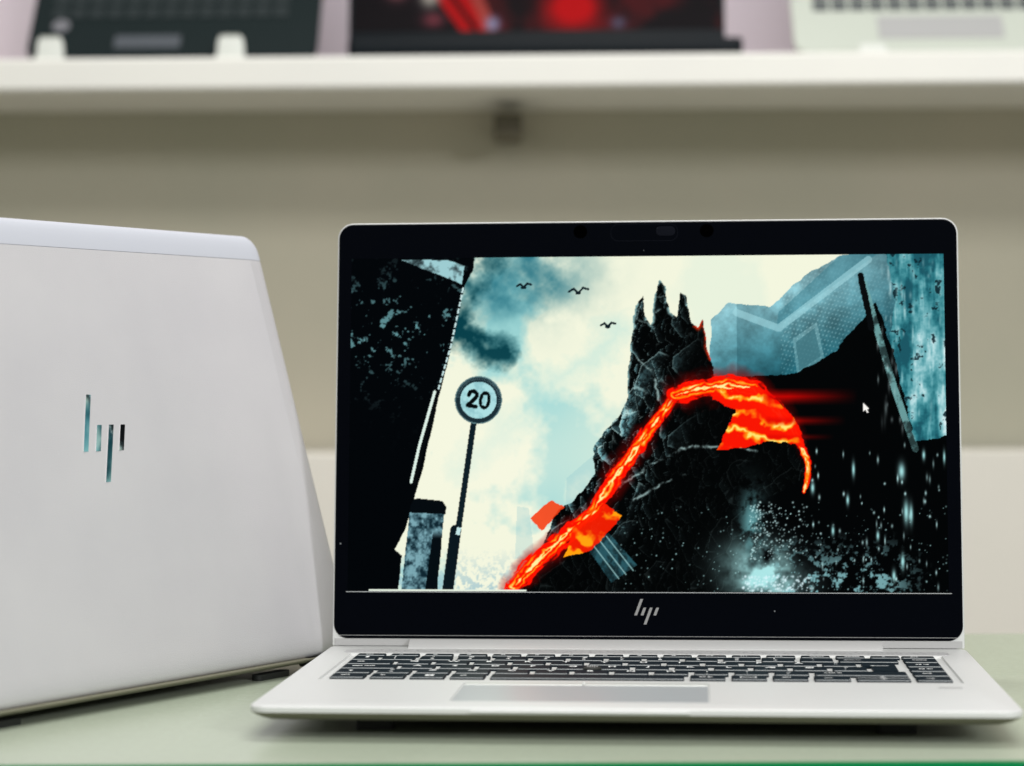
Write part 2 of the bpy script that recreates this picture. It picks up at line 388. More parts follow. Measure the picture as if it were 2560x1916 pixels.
# pointing stick between G, H and B
bm = bmesh.new()
cx, cy = LE + 0.0286 + 5*P - 0.0014, PROW[3] - 0.0005
ring = []
for r_, z in ((0.0044, -0.0005), (0.0044, 0.0008), (0.0040, 0.0013), (0.0030, 0.0016), (0.0026, 0.00145)):
    ring.append([bm.verts.new((cx + r_*math.cos(a*math.pi/12), cy + r_*math.sin(a*math.pi/12), z)) for a in range(24)])
for a, b_ in zip(ring, ring[1:]):
    for i in range(24): bm.faces.new((a[i], a[(i+1) % 24], b_[(i+1) % 24], b_[i]))
bm.faces.new(ring[-1])
ps = link_mesh('pointing_stick', bm, 'rubber', lap)
bm = bmesh.new()
for i in range(-2, 3):
    for j in range(-2, 3):
        if i*i + j*j < 6: box(bm, cx+i*0.0011-0.0003, cx+i*0.0011+0.0003, cy+j*0.0011-0.0003, cy+j*0.0011+0.0003, 0.0014, 0.0018)
link_mesh('grip_dots', bm, 'chin', ps)

# hinge cover and chin
def extrude_profile(bm, prof, x0, x1):
    a = [bm.verts.new((x0, y, z)) for y, z in prof]; b_ = [bm.verts.new((x1, y, z)) for y, z in prof]
    k = len(prof)
    for i in range(k): bm.faces.new((a[i], b_[i], b_[(i+1) % k], a[(i+1) % k]))
    bm.faces.new(a); bm.faces.new(b_[::-1])
bm = bmesh.new(); extrude_profile(bm, [(-0.0050, 0.0040), (-0.0072, 0.0034), (-0.0125, 0.0010), (-0.0138, 0.0003), (-0.0138, -0.0005), (-0.0040, -0.0008), (-0.0036, 0.0030)], -0.1215, 0.1205)
link_mesh('hinge_cover', bm, 'hinge', lap, sharp=25)

def band_loft(bm, z0, z1, levels, r0, r1, B0=-0.163, B1=0.163):
    # outline with its own radius at the lower and the upper corners
    loops = []
    for ins, yy in levels:
        pts = []
        for cx, cz, a0, r in ((B1, z1, 0, r1), (B0, z1, 90, r1), (B0, z0, 180, r0), (B1, z0, 270, r0)):
            rr_ = max(r-ins, 0.0003); sx = 1 if cx > 0 else -1; sz = 1 if cz == z1 else -1
            ix = ins if True else 0
            zc = cz - sz*((ins if r > 0.001 else 0) + rr_); xc = cx - sx*(ins + rr_)
            for i in range(9):
                a = math.radians(a0 + 90*i/8); pts.append((xc + rr_*math.cos(a), zc + rr_*math.sin(a)))
        loops.append([bm.verts.new((x, yy, z)) for x, z in pts])
    for a, b_ in zip(loops, loops[1:]):
        k = len(a)
        for i in range(k): bm.faces.new((a[i], a[(i+1) % k], b_[(i+1) % k], b_[i]))
    bm.faces.new(loops[0]); bm.faces.new(loops[-1][::-1])
# lid -----------------------------------------------------------------
T = 0.11777
lid = empty('lid', Matrix.Translation((0, -0.00347, 0.00361)) @ Matrix.Rotation(-T, 4, 'X'))
# lid frame: local x right, local z up along the lid, local y back
def lid_loft(bm, x0, x1, z0, z1, r, levels, n=8, cap0=True, cap1=True):
    loops = loft(bm, x0, x1, z0, z1, r, levels, n, cap0, cap1)
    for v in {v for lp in loops for v in lp}: v.co = Vector((v.co.x, v.co.z, v.co.y))
    return loops
shell_bm = bmesh.new()
band_loft(shell_bm, -0.0034, 0.2191, [(0.0003, 0.0001), (0, 0.0005), (0, 0.0026), (0.0016, 0.0042), (0.006, 0.0052), (0.014, 0.0056)], 0.0008, 0.0082, -0.1624, 0.1624)
for v in shell_bm.verts: pass
lidshell = link_mesh('lid', shell_bm, 'silver', lap)
lidshell.matrix_world = lid.matrix_world.copy()
bpy.data.objects.remove(lid); lid = lidshell
def on_lid(name, bm, m, parent=lid): return link_mesh(name, bm, m, parent)
bm = bmesh.new(); lid_loft(bm, -0.1616, 0.1616, 0.0004, 0.2183, 0.0075, [(0, 0.0006), (0, -0.0004), (0.0005, -0.0008)])
on_lid('bezel', bm, 'bezel')
bm = bmesh.new(); box(bm, -0.1612, 0.1612, -0.0003, 0.0008, -0.0033, 0.0003); on_lid('chin', bm, 'chin')
bm = bmesh.new(); box(bm, -0.1588, 0.1588, -0.00095, -0.00070, 0.00185, 0.0021); on_lid('glass_edge_glint', bm, 'logo_grey')  # grey strip standing in for the highlight on the glass bevel
bm = bmesh.new()
lid_loft(bm, -0.0337-0.0036, -0.0337+0.0036, 0.2098, 0.2170-0.0002, 0.0035, [(0, -0.0007), (0, -0.00083)]); on_lid('sensor_window', bm, 'dark_lens')
bm = bmesh.new(); lid_loft(bm, 0.0325-0.0036, 0.0325+0.0036, 0.2098, 0.2170-0.0002, 0.0035, [(0, -0.0007), (0, -0.00083)]); on_lid('sensor_window', bm, 'dark_lens')
bm = bmesh.new()
o_ = lid_loft(bm, -0.0178, 0.0174, 0.2081, 0.2172, 0.004, [(0, -0.0007), (0, -0.00088), (0.00025, -0.00088), (0.00025, -0.00078)], cap1=False); on_lid('shutter_outline', bm, 'slider')
bm = bmesh.new(); lid_loft(bm, 0.0060, 0.0160, 0.2108, 0.2158, 0.0022, [(0, -0.0007), (0, -0.00095), (0.0004, -0.0011)]); on_lid('camera_shutter', bm, 'slider')
# logo on the lower bezel
for q in logo_bars(0.36, 0.375, 0.83):
    bm = bmesh.new(); sc = 0.00395
    prism(bm, [((x)*sc - 0.0006, z*sc + 0.0128) for x, z in q], -0.00095, -0.00070)
    for v in bm.verts: v.co = Vector((v.co.x, v.co.z, v.co.y))
    on_lid('logo_bar', bm, 'logo_grey')

# ---- the picture on the screen, painted procedurally point by point --------------------
def fbm(nx, ny, cells, octs=5, gain=0.55, rng=RNG, aspect=1.78):
    out = np.zeros((ny, nx)); amp = 1.0; tot = 0
    u = np.linspace(0, 1, nx); v = np.linspace(0, 1, ny)
    c = cells
    for _ in range(octs):
        gx, gy = int(c*aspect)+2, int(c)+2
        g = rng.random((gy+1, gx+1))
        fx = u*(gx-1); fy = v*(gy-1); ix = fx.astype(int); iy = fy.astype(int)
        tx = fx-ix; ty = fy-iy; tx = tx*tx*(3-2*tx); ty = ty*ty*(3-2*ty)
        a = g[iy][:, ix]; b_ = g[iy][:, ix+1]; cc = g[iy+1][:, ix]; d = g[iy+1][:, ix+1]
        val = (a*(1-tx)+b_*tx)*(1-ty)[:, None] + (cc*(1-tx)+d*tx)*ty[:, None]
        out += amp*val; tot += amp; amp *= gain; c *= 2
    return out/tot
def s2l(c):
    c = np.clip(np.asarray(c, float), 0, 1)
    return np.where(c <= 0.04045, c/12.92, ((c+0.055)/1.055)**2.4)
def inpoly(X, Y, poly):
    r = np.zeros(X.shape, bool); n = len(poly)
    for i in range(n):
        x1, y1 = poly[i]; x2, y2 = poly[(i+1) % n]
        c = ((y1 > Y) != (y2 > Y)); xx = (x2-x1)*(Y-y1)/((y2-y1) if y2 != y1 else 1e-9) + x1
        r ^= c & (X < xx)
    return r
def seg_dist(X, Y, pts):
    best = np.full(X.shape, 1e9); prog = np.zeros(X.shape); L = 0
    for (x1, y1), (x2, y2) in zip(pts, pts[1:]):
        dx, dy = x2-x1, y2-y1; l2 = dx*dx+dy*dy
        t = np.clip(((X-x1)*dx+(Y-y1)*dy)/l2, 0, 1)
        d = np.hypot(X-(x1+t*dx), Y-(y1+t*dy)); m = d < best
        best = np.where(m, d, best); prog = np.where(m, L + t*math.sqrt(l2), prog); L += math.sqrt(l2)
    return best, prog
def paint_main(nx, ny):
    X, Y = np.meshgrid(np.linspace(874, 2366, nx), np.linspace(647, 1480, ny))
    img = np.zeros((ny, nx, 3))
    def mix(mask, col):
        m_ = np.clip(mask, 0, 1)[..., None]; img[:] = img*(1-m_) + np.asarray(col)*m_
    F = lambda c, o=5, g=0.55: fbm(nx, ny, c, o, g)
    def norm(a, lo, hi): return np.clip((a-lo)/(hi-lo), 0, 1)
    n1, n2, n3, n4, nf = F(4, 6), F(3, 6), F(9, 5), F(30, 4, 0.7), F(60, 3, 0.8)
    wx = (F(10, 5, 0.7)-0.5)*60; wy = (F(10, 5, 0.7)-0.5)*60
    img[:] = (0.93, 0.94, 0.85)
    mix(norm(n1, 0.46, 0.60)*0.85*(0.12+0.88*norm(1650-X, 0, 260)), (0.55, 0.80, 0.81))
    g = np.exp(-(((X-1290)/170)**2 + ((Y-700)/100)**2)); mix(np.clip(g*1.25, 0, 0.9)*norm(n2*0.4+n3*0.6+0.06*g, 0.38, 0.66), (0.16, 0.44, 0.50))
    d, _ = seg_dist(X+wx*1.3, Y+wy*1.3, [(1230, 640), (1160, 740), (1140, 830), (1215, 885), (1255, 890)])
    mix(norm(62-d*1.05, 0, 45)*norm(n3, 0.28, 0.6)*1.0, (0.02, 0.24, 0.28))
    d, _ = seg_dist(X+wx*2, Y+wy*2, [(1150, 1180), (1350, 1010), (1560, 830)]); mix(norm(60-d, 0, 90)*0.5, (0.60, 0.83, 0.83))
    mix(np.exp(-(((X-1250)/260)**2+((Y-1150)/140)**2))*0.5, (0.95, 0.95, 0.87))
    mix(norm(Y, 1370, 1480)*norm(nf, 0.42, 0.6)*0.55*(X < 1420), (0.45, 0.65, 0.75))
    # hazy ruin to the right
    W1 = (X + wx*0.25, Y + wy*0.25)
    ruin = inpoly(*W1, [(1780, 960), (1790, 810), (1830, 765), (1935, 775), (2020, 700), (2110, 648), (2400, 600), (2400, 1500), (1790, 1500)])
    up = norm(Y - (980 - 0.30*(X-1800)), -240, 60)
    tex = norm(n3*0.6+n4*0.4, 0.30, 0.68)
    colr = np.stack([0.62-0.55*up, 0.80-0.45*up, 0.83-0.42*up], -1)*(0.72+0.45*tex)[..., None]
    img[ruin] = colr[ruin]
    vig = norm(np.hypot((X-2010)/1.0, (Y-800)/0.8), 60, 330); mix(ruin*vig*0.55*(X > 1850), (0.05, 0.20, 0.24))
    mix(ruin*(X > 1960)*(np.sin((Y+0.62*X)*0.42)*np.sin((X*0.9-Y*0.3)*0.42) > 0.55)*0.35*(1-vig), (0.66, 0.84, 0.86))
    mix(ruin*inpoly(X, Y, [(1950, 826), (2200, 648), (2260, 640), (2260, 610), (2120, 640), (1955, 790)])*0.45, (0.20, 0.46, 0.52))
    d, _ = seg_dist(X, Y, [(1850, 790), (1955, 830), (2180, 660)]); mix(ruin*(d < 9)*0.6, (0.62, 0.82, 0.85))
    mix(ruin*inpoly(X, Y, [(1990, 858), (2050, 815), (2068, 905), (2000, 945)])*0.35, (0.62, 0.80, 0.82))
    mix(ruin*inpoly(X, Y, [(1997, 866), (2044, 830), (2059, 900), (2006, 935)])*0.7, (0.22, 0.42, 0.46))
    cave = inpoly(X + wx*0.4, Y + wy*0.4, [(1790, 1500), (1770, 975), (1850, 950), (2000, 940), (2100, 885), (2170, 800), (2200, 760), (2245, 900), (2290, 1020), (2320, 1090), (2400, 1060), (2400, 1500)])
    img[cave] = (0.0, 0.006, 0.010)
    lit = inpoly(X + wx*0.5, Y + wy*0.5, [(2225, 640), (2400, 600), (2400, 1085), (2290, 1110), (2262, 1000), (2235, 860), (2245, 760)])
    vs = fbm(nx, ny, 5, 4, 0.6, aspect=9); v = norm(vs*0.55+n3*0.25+n4*0.20 + 0.10*norm(X, 2240, 2380) - 0.10*norm(np.abs(Y-900), 100, 250), 0.38, 0.64)
    cl = np.stack([0.10+0.75*v**1.5, 0.33+0.60*v, 0.38+0.56*v], -1); img[lit] = cl[lit]
    mix(norm(n4*0.6+nf*0.4, 0.62, 0.67)*lit*0.85, (0.02, 0.10, 0.13))
    d, pr = seg_dist(X, Y, [(2168, 720), (2195, 820), (2240, 980), (2290, 1130)]); mix((d < 8)*(0.35+0.6*norm(n4, 0.4, 0.6)), (0.42, 0.62, 0.62))
    d, pr = seg_dist(X, Y, [(2160, 700), (2172, 760), (2186, 830)]); mix((d < 6+4*nf)*1.0, (0.02, 0.03, 0.04))
    # faint buildings low in the mist
    for poly in ([(1425, 1200), (1520, 1120), (1560, 1110), (1560, 1260), (1420, 1300)], [(1300, 1270), (1330, 1275), (1345, 1400), (1296, 1400)]):
        mix(inpoly(X, Y, poly)*0.28, (0.55, 0.75, 0.78))
    # dark cliff to the left
    edge = inpoly(X + wx*0.12, Y + wy*0.12, [(860, 600), (1192, 600), (1186, 680), (1163, 720), (1150, 790), (1110, 960), (1060, 1180), (1018, 1330), (992, 1378), (1010, 1392), (1000, 1500), (860, 1500)])
    img[edge] = (0.0, 0.010, 0.022)
    band = np.exp(-((Y-830)/130)**2)
    mix(edge*norm(n4*0.6+nf*0.4, 0.60, 0.66)*band*0.8, (0.45, 0.68, 0.70))
    mix(inpoly(X + wx*0.15, Y + wy*0.15, [(1000, 650), (1120, 652), (1163, 668), (1158, 715)])*norm(n4, 0.2, 0.55), (0.60, 0.78, 0.80))
    d, pr = seg_dist(X, Y, [(1160, 725), (1130, 870), (1090, 1010), (1035, 1215)]); mix((d < 2.2)*(np.sin(pr*0.35) > -0.6), (0.75, 0.86, 0.86))
    d, pr = seg_dist(X, Y, [(1094, 985), (1058, 1120), (1038, 1210)]); mix((d < 8), (0.02, 0.03, 0.04)); d, _ = seg_dist(X, Y, [(1090, 985), (1052, 1120), (1032, 1210)]); mix((d < 3.5), (0.85, 0.92, 0.88))
    # weathered stump post
    post = inpoly(X + wx*0.08, Y, [(1030, 1270), (1118, 1270), (1100, 1480), (1010, 1480)])
    v = norm(n4*0.5+nf*0.5, 0.36, 0.62); cl = np.stack([0.05+0.42*v, 0.14+0.50*v, 0.18+0.50*v], -1); img[post] = cl[post]
    mix(inpoly(X, Y, [(1040, 1252), (1052, 1251), (1112, 1257), (1122, 1272), (1120, 1290), (1028, 1286), (1032, 1268)]), (0.01, 0.03, 0.05))
    mix(post*(X > 1088-0.13*(Y-1340))*norm(Y, 1330, 1350), (0.01, 0.04, 0.06))
    # road sign
    cx, cy = 1201, 1006; a = math.radians(8)
    xr = (X-cx)*math.cos(a) + (Y-cy)*math.sin(a); yr = -(X-cx)*math.sin(a) + (Y-cy)*math.cos(a)
    d, _ = seg_dist(X, Y, [(1190, 1058), (1153, 1325)]); mix(d < 7.5, (0.05, 0.11, 0.14))
    d, _ = seg_dist(X, Y, [(1146, 1330), (1127, 1480)]); mix(d < 14, (0.03, 0.08, 0.11)); mix(inpoly(X, Y, [(1150, 1322), (1160, 1324), (1156, 1342), (1146, 1340)]), (0.75, 0.88, 0.88))
    rd = np.hypot(xr, yr); mix(rd < 60, (0.10, 0.17, 0.20)); mix((rd < 60)*(rd > 57), (0.35, 0.48, 0.50)); mix(rd < 46, (0.66, 0.85, 0.86)); mix((rd < 46)*norm(n4, 0.5, 0.65)*0.35, (0.4, 0.62, 0.66))
    ang = np.degrees(np.arctan2(yr, xr)); mix((np.abs(rd-53) < 2.6)*(ang < 12)*(np.sin(ang*1.9)*np.sin(ang*0.61+1) > 0.1)*0.6, (0.40, 0.52, 0.54))
    two = [(-26, -9), (-24, -17), (-15, -21), (-7, -16), (-6, -8), (-12, 1), (-26, 17), (-4, 17)]
    d, _ = seg_dist(xr, yr, two); mix(d < 5.0, (0.01, 0.03, 0.04))
    e = np.hypot((xr-16)/13.0, (yr+1.5)/20.0); mix((e < 1.16)*(e > 0.50)*((np.abs(xr-16) > 5) | (np.abs(yr+1.5) > 13)), (0.01, 0.03, 0.04))
    # three birds
    for bx, by, s in ((1314, 722, 17), (1452, 737, 23), (1527, 822, 17)):
        d, _ = seg_dist(X, Y, [(bx-s, by-2), (bx-s*0.45, by-s*0.42), (bx, by+2), (bx+s*0.55, by-s*0.5), (bx+s*1.1, by-s*0.35)])
        mix(d < 2.8, (0.05, 0.12, 0.15)); mix(np.hypot((X-bx)/7, (Y-by-2)/4) < 1, (0.04, 0.10, 0.13))
    # dark crag, built from broken blocks
    def cells(size, ang, stretch=1.0, seed=3):
        rg = np.random.default_rng(seed); ca, sa = math.cos(ang), math.sin(ang)
        u = ((X+wx*0.25)*ca + (Y+wy*0.25)*sa)/size; v = (-(X+wx*0.25)*sa + (Y+wy*0.25)*ca)/(size*stretch)
        u -= u.min() - 2; v -= v.min() - 2; iu, iv = u.astype(int), v.astype(int)
        nu, nv = iu.max()+4, iv.max()+4; jx, jy, idv = rg.random((nu, nv)), rg.random((nu, nv)), rg.random((nu, nv))
        f1 = np.full(X.shape, 9.0); f2 = f1.copy(); cid = np.zeros(X.shape); dx1 = np.zeros(X.shape); dy1 = np.zeros(X.shape)
        for du in (-1, 0, 1):
            for dv in (-1, 0, 1):
                a_, b_ = iu+du, iv+dv; ex = u-(a_+jx[a_, b_]); ey = v-(b_+jy[a_, b_]); d = np.hypot(ex, ey); m_ = d < f1
                f2 = np.where(m_, f1, np.minimum(f2, d)); cid = np.where(m_, idv[a_, b_], cid); dx1 = np.where(m_, ex, dx1); dy1 = np.where(m_, ey, dy1); f1 = np.where(m_, d, f1)
        return f1, f2-f1, cid, dx1, dy1
    outline = [(1575, 1000), (1578, 930), (1588, 850), (1596, 770), (1612, 742), (1622, 800), (1634, 815), (1646, 745), (1658, 706), (1672, 722), (1680, 790), (1694, 800), (1706, 735), (1722, 752), (1732, 815), (1752, 828), (1768, 810), (1780, 880), (1790, 905), (1806, 980), (1900, 985), (1985, 1030), (2020, 1100), (2025, 1190), (1960, 1235), (1880, 1265), (1860, 1330), (1860, 1500), (1250, 1500), (1360, 1385), (1390, 1300), (1455, 1240), (1500, 1190), (1495, 1130), (1525, 1075), (1555, 1045)]
    crag = inpoly(X + wx*0.45, Y + wy*0.45, outline)
    img[crag] = (0.0, 0.006, 0.008)
    lightside = norm(1690-X-0.25*(Y-900), -60, 190)*norm(1420-Y, 0, 200) + 0.6*np.exp(-(((X-1570)/90)**2+((Y-1090)/90)**2))
    for size, ang, st, sd, am in ((52, 0.6, 1.6, 3, 1.0), (24, -0.4, 1.8, 4, 0.9), (12, 0.3, 1.5, 8, 0.7)):
        f1, e_, cid, dx1, dy1 = cells(size, ang, st, sd)
        face = norm(cid, 0.62, 1.0)*norm(-dx1+0.25*dy1, -0.15, 0.5)
        mix(crag*face*am*(0.05+1.1*lightside)*(0.4+0.9*norm(nf, 0.35, 0.6)), (0.42, 0.63, 0.66))
        rim_ = norm(0.10-e_, 0, 0.07)*norm(cid, 0.35, 0.8)*norm(-dx1, 0, 0.3)
        mix(crag*rim_*am*(0.10+0.85*lightside), (0.72, 0.86, 0.85))
        mix(crag*norm(0.06-e_, 0, 0.04)*norm(dx1, -0.1, 0.2)*lightside, (0.0, 0.02, 0.03))
    de, _ = seg_dist(X+wx*0.45, Y+wy*0.45, outline[:19])
    mix(crag*norm(7-de, 0, 5)*norm(n4, 0.42, 0.58)*(X < 1730)*0.8, (0.62, 0.80, 0.80))
    mix(crag*norm(9-de, 0, 8)*(X > 1740)*(Y < 990)*norm(n4, 0.40, 0.55), (0.85, 0.20, 0.05))
    for pts in ([(1540, 1230), (1640, 1165), (1740, 1120), (1840, 1120), (1900, 1135)], [(1590, 1260), (1660, 1210), (1720, 1190)], [(1600, 900), (1640, 940), (1655, 1010)]):
        d, _ = seg_dist(X+wx*0.5, Y+wy*0.5, pts); mix(norm(4.5-d, 0, 4)*0.8*norm(n4, 0.38, 0.6), (0.66, 0.78, 0.77))
    mix(inpoly(X+wx*0.1, Y+wy*0.1, [(1470, 1365), (1530, 1335), (1600, 1415), (1538, 1460)])*(0.45+0.5*norm(n4, 0.4, 0.6)), (0.16, 0.34, 0.38))
    for k_ in range(3): d, _ = seg_dist(X, Y, [(1488+18*k_, 1362-9*k_), (1555+18*k_, 1448-10*k_)]); mix(norm(2.0-d, 0, 1.2)*0.8, (0.6, 0.78, 0.78))
    # molten seam
    streak = fbm(nx, ny, 14, 4, 0.7)
    for pts, w, tail in (([(1290, 1472), (1375, 1385), (1480, 1290), (1565, 1170), (1640, 1070), (1700, 1000)], 24, 0), ([(1700, 1000), (1760, 980), (1830, 970), (1890, 985), (1940, 1025), (1980, 1075), (2010, 1125), (2024, 1170), (2022, 1205), (2012, 1235)], 30, 1)):
        d, pr = seg_dist(X+wx*0.30, Y+wy*0.30, pts)
        L_ = pr.max(); ww = w*(1 - tail*0.85*norm(pr, L_*0.45, L_)) * (0.75+0.5*norm(n3, 0.35, 0.65))
        heat = np.clip(1-d/ww, 0, 1); lines = 0.5+0.5*np.sin(d*0.55+streak*16)
        hot = heat*(0.35+0.75*lines)+0.25*heat*norm(n4, 0.4, 0.6) + tail*heat*0.5*norm(pr, L_*0.5, L_)
        mix(norm(ww*1.6-d, 0, w*0.9)*0.5, (0.60, 0.01, 0.0)); mix(norm(hot, 0.08, 0.22), (1.0, 0.06, 0.0)); mix(norm(hot, 0.42, 0.72), (1.0, 0.52, 0.03)); mix(norm(hot, 0.75, 1.0), (1.0, 0.92, 0.62))
    q = inpoly(X+wx*0.5, Y+wy*0.5, [(1800, 975), (1910, 975), (1985, 1040), (2022, 1130), (1960, 1112), (1880, 1120), (1800, 1130), (1822, 1075), (1850, 1035), (1790, 1010)])
    hv = norm(0.5+0.5*np.sin((X-1850)*0.02+(Y-0.35*X)*0.12+streak*9), 0.1, 1.0)*norm(n3, 0.3, 0.6); mix(q*0.95, (1.0, 0.08, 0.0)); mix(q*norm(hv, 0.45, 0.8), (1.0, 0.55, 0.05)); mix(q*norm(hv, 0.85, 1.0), (1.0, 0.9, 0.45))
    q = inpoly(X+wx*0.4, Y+wy*0.4, [(1440, 1330), (1520, 1260), (1560, 1290), (1490, 1380), (1420, 1395)]); mix(q*0.9, (1.0, 0.12, 0.0)); mix(q*norm(hv, 0.3, 0.7), (1.0, 0.62, 0.05))
    q = inpoly(X+wx*0.3, Y+wy*0.3, [(1335, 1300), (1390, 1255), (1420, 1275), (1360, 1330)]); mix(q*0.9, (0.95, 0.25, 0.08))
    for y0_, x1_, w_ in ((1000, 2150, 22), (1060, 2120, 14), (1100, 2090, 9)):
        d, pr = seg_dist(X, Y, [(1930, y0_), (x1_, y0_)]); mix(norm(w_-d, 0, w_)*norm(x1_-X, 0, 170)*0.85, (0.85, 0.01, 0.0))
    # spray at the foot of the crag
    g = np.exp(-(((X-1900-0.35*(Y-1400))/75)**2 + ((Y-1440)/60)**2)); mix(np.clip(g*2.0*norm(n3, 0.25, 0.55), 0, 1)*(Y > 1230), (0.66, 0.88, 0.88))
    g = np.exp(-(((X-1885)/28)**2 + ((Y-1310)/75)**2)); mix(g*norm(n4, 0.35, 0.6)*0.8, (0.45, 0.72, 0.74))
    g = norm(Y, 1330, 1440)*norm(X, 1880, 1960)*norm(2330-X, 0, 120); mix(g*norm(n4*0.5+nf*0.5, 0.53, 0.62)*0.8, (0.55, 0.78, 0.80))
    # sparks, snow
    rng = np.random.default_rng(5)
    def dot(x, y, rx, ry, col, al=1.0):
        i0, i1 = np.searchsorted(X[0], [x-rx*2, x+rx*2]); j0, j1 = np.searchsorted(Y[:, 0], [y-ry*2, y+ry*2])
        if i1 <= i0 or j1 <= j0: return
        s = np.exp(-(((X[j0:j1, i0:i1]-x)/rx)**2 + ((Y[j0:j1, i0:i1]-y)/ry)**2)*1.2)*al
        img[j0:j1, i0:i1] = img[j0:j1, i0:i1]*(1-s[..., None]) + np.asarray(col)*s[..., None]
    for _ in range(60): dot(rng.uniform(2030, 2360), rng.uniform(1120, 1470), rng.uniform(1.5, 3), rng.uniform(3, 11), (0.75, 0.92, 0.92), rng.uniform(0.5, 1))
    for x, y, rx, ry in ((2255, 1185, 9, 22), (2265, 1285, 7, 30), (2277, 1290, 5, 26), (2122, 1255, 4, 14), (2085, 1330, 4, 13), (2255, 1405, 5, 20), (2233, 1440, 5, 16), (2036, 1225, 5, 15), (2310, 1145, 4, 13), (2360, 1150, 3, 17), (2137, 1180, 4, 20), (2195, 1342, 4, 13)): dot(x, y, rx, ry, (0.66, 0.90, 0.90), 0.95)
    for _ in range(240): dot(1880+abs(rng.normal(0, 70)), rng.uniform(1260, 1400), *([rng.uniform(1.2, 2.6)]*2), (0.8, 0.95, 0.95), rng.uniform(0.4, 1))
    for _ in range(260): dot(rng.uniform(1560, 2365), rng.uniform(1270, 1478), *([rng.uniform(1.0, 2.2)]*2), (0.7, 0.9, 0.9), rng.uniform(0.2, 0.9))
    for _ in range(140): dot(1860+rng.uniform(0, 170), rng.uniform(1440, 1478), *([rng.uniform(1.5, 3.5)]*2), (0.85, 0.95, 0.97), rng.uniform(0.4, 1))
    for _ in range(80): dot(rng.uniform(2200, 2365), rng.uniform(660, 1080), rng.uniform(2, 4), rng.uniform(6, 22), (0.82, 0.93, 0.93), rng.uniform(0.1, 0.5))
    # pointer
    P0 = (2163, 1016); arrow = [(0, 0), (0, 21), (5, 17), (9, 25), (12.5, 23.5), (9, 15.5), (15, 15)]
    ar = [(P0[0]+x, P0[1]+y) for x, y in arrow]; d, _ = seg_dist(X, Y, ar + [ar[0]]); mix(d < 1.6, (0.1, 0.1, 0.1)); mix(inpoly(X, Y, ar), (0.96, 0.95, 0.93))
    # bright task bar line at the lower edge
    mix((Y > 1475.5)*(X > 928)*(X < 1325), (0.88, 0.92, 0.86))
    return img
def picture(name, img, x0, x1, z0, z1, y, m, parent):
    ny, nx = img.shape[:2]
    xs = np.linspace(x0, x1, nx); zs = np.linspace(z1, z0, ny)
    co = np.zeros((ny, nx, 3)); co[..., 0] = xs[None]; co[..., 1] = y; co[..., 2] = zs[:, None]
    idx = np.arange(nx*ny).reshape(ny, nx)
    q = np.stack([idx[1:, :-1], idx[1:, 1:], idx[:-1, 1:], idx[:-1, :-1]], -1).reshape(-1, 4)
    me = bpy.data.meshes.new(name)
    me.vertices.add(nx*ny); me.vertices.foreach_set('co', co.ravel())
    me.loops.add(q.size); me.loops.foreach_set('vertex_index', q.ravel())
    me.polygons.add(len(q)); me.polygons.foreach_set('loop_start', np.arange(0, q.size, 4)); me.polygons.foreach_set('loop_total', np.full(len(q), 4))
    me.update(); me.validate()
    at = me.color_attributes.new('picture', 'FLOAT_COLOR', 'POINT')
    c = np.ones((ny, nx, 4)); c[..., :3] = s2l(img); at.data.foreach_set('color', c.ravel())
    me.materials.append(m)
    o = bpy.data.objects.new(name, me); COL.objects.link(o); o.parent = parent
    return o
picture('display', paint_main(900, 504), -0.1547, 0.1547, 0.0284-0.00361+0.0001, 0.2012-0.0015+0.0003, -0.00088, vcol_mat('screen_picture', 1.0), lid)
bm = bmesh.new(); box(bm, -0.1555, 0.1562, -0.00105, -0.00082, 0.0243, 0.02465); on_lid('display_edge_glint', bm, 'edge_glint')  # pale strip painted in for the reflection along the glass edge

# ------------------------------------------------------------------ the laptop seen from behind
by, bl, BH = math.radians(63.03), math.radians(16.5), 0.2324
h = Vector((math.cos(by), math.sin(by), 0)); mdir = Vector((-math.sin(by), math.cos(by), 0))
origin = Vector((-0.15405, 0.03062, -0.005))
# frame: x along the hinge, y away from the viewer (over the keyboard), z up; origin at the right bottom corner of the lid's back
mw = Matrix.Translation(Vector((origin.x, origin.y, 0)) - h*HW) @ Matrix.Rotation(by, 4, 'Z')
lap2 = empty('half_open_laptop', mw)
tag(lap2, 'white silver laptop seen from behind with mirror logo bars on its half open lid', 'laptop')
bm = bmesh.new()
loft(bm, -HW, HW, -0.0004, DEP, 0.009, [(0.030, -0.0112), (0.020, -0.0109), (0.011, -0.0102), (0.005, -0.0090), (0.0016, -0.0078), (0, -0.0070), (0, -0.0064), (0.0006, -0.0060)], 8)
link_mesh('base', bm, 'shaded_underside', lap2)  # whole base in the silver with shade painted in
bm = bmesh.new(); loft(bm, -HW+0.012, HW-0.012, 0.05, 0.12, 0.002, [(0, -0.0060), (0, -0.0054)], 3); link_mesh('keyboard', bm, 'key', lap2)
for x0, x1, y0 in ((0.085, 0.112, 0.006), (-0.112, -0.085, 0.006), (0.085, 0.112, 0.205), (-0.112, -0.085, 0.205)):
    bm = bmesh.new(); loft(bm, x0, x1, y0, y0+0.006, 0.0028, [(0, TAB+0.0001), (0, -0.0115)], 5); link_mesh('rubber_foot', bm, 'rubber', lap2)
bm = bmesh.new(); loft(bm, 0.120, 0.146, 0.0002, 0.010, 0.001, [(0.002, -0.0110), (0, -0.0060)], 3); link_mesh('hinge_block', bm, 'slot', lap2)
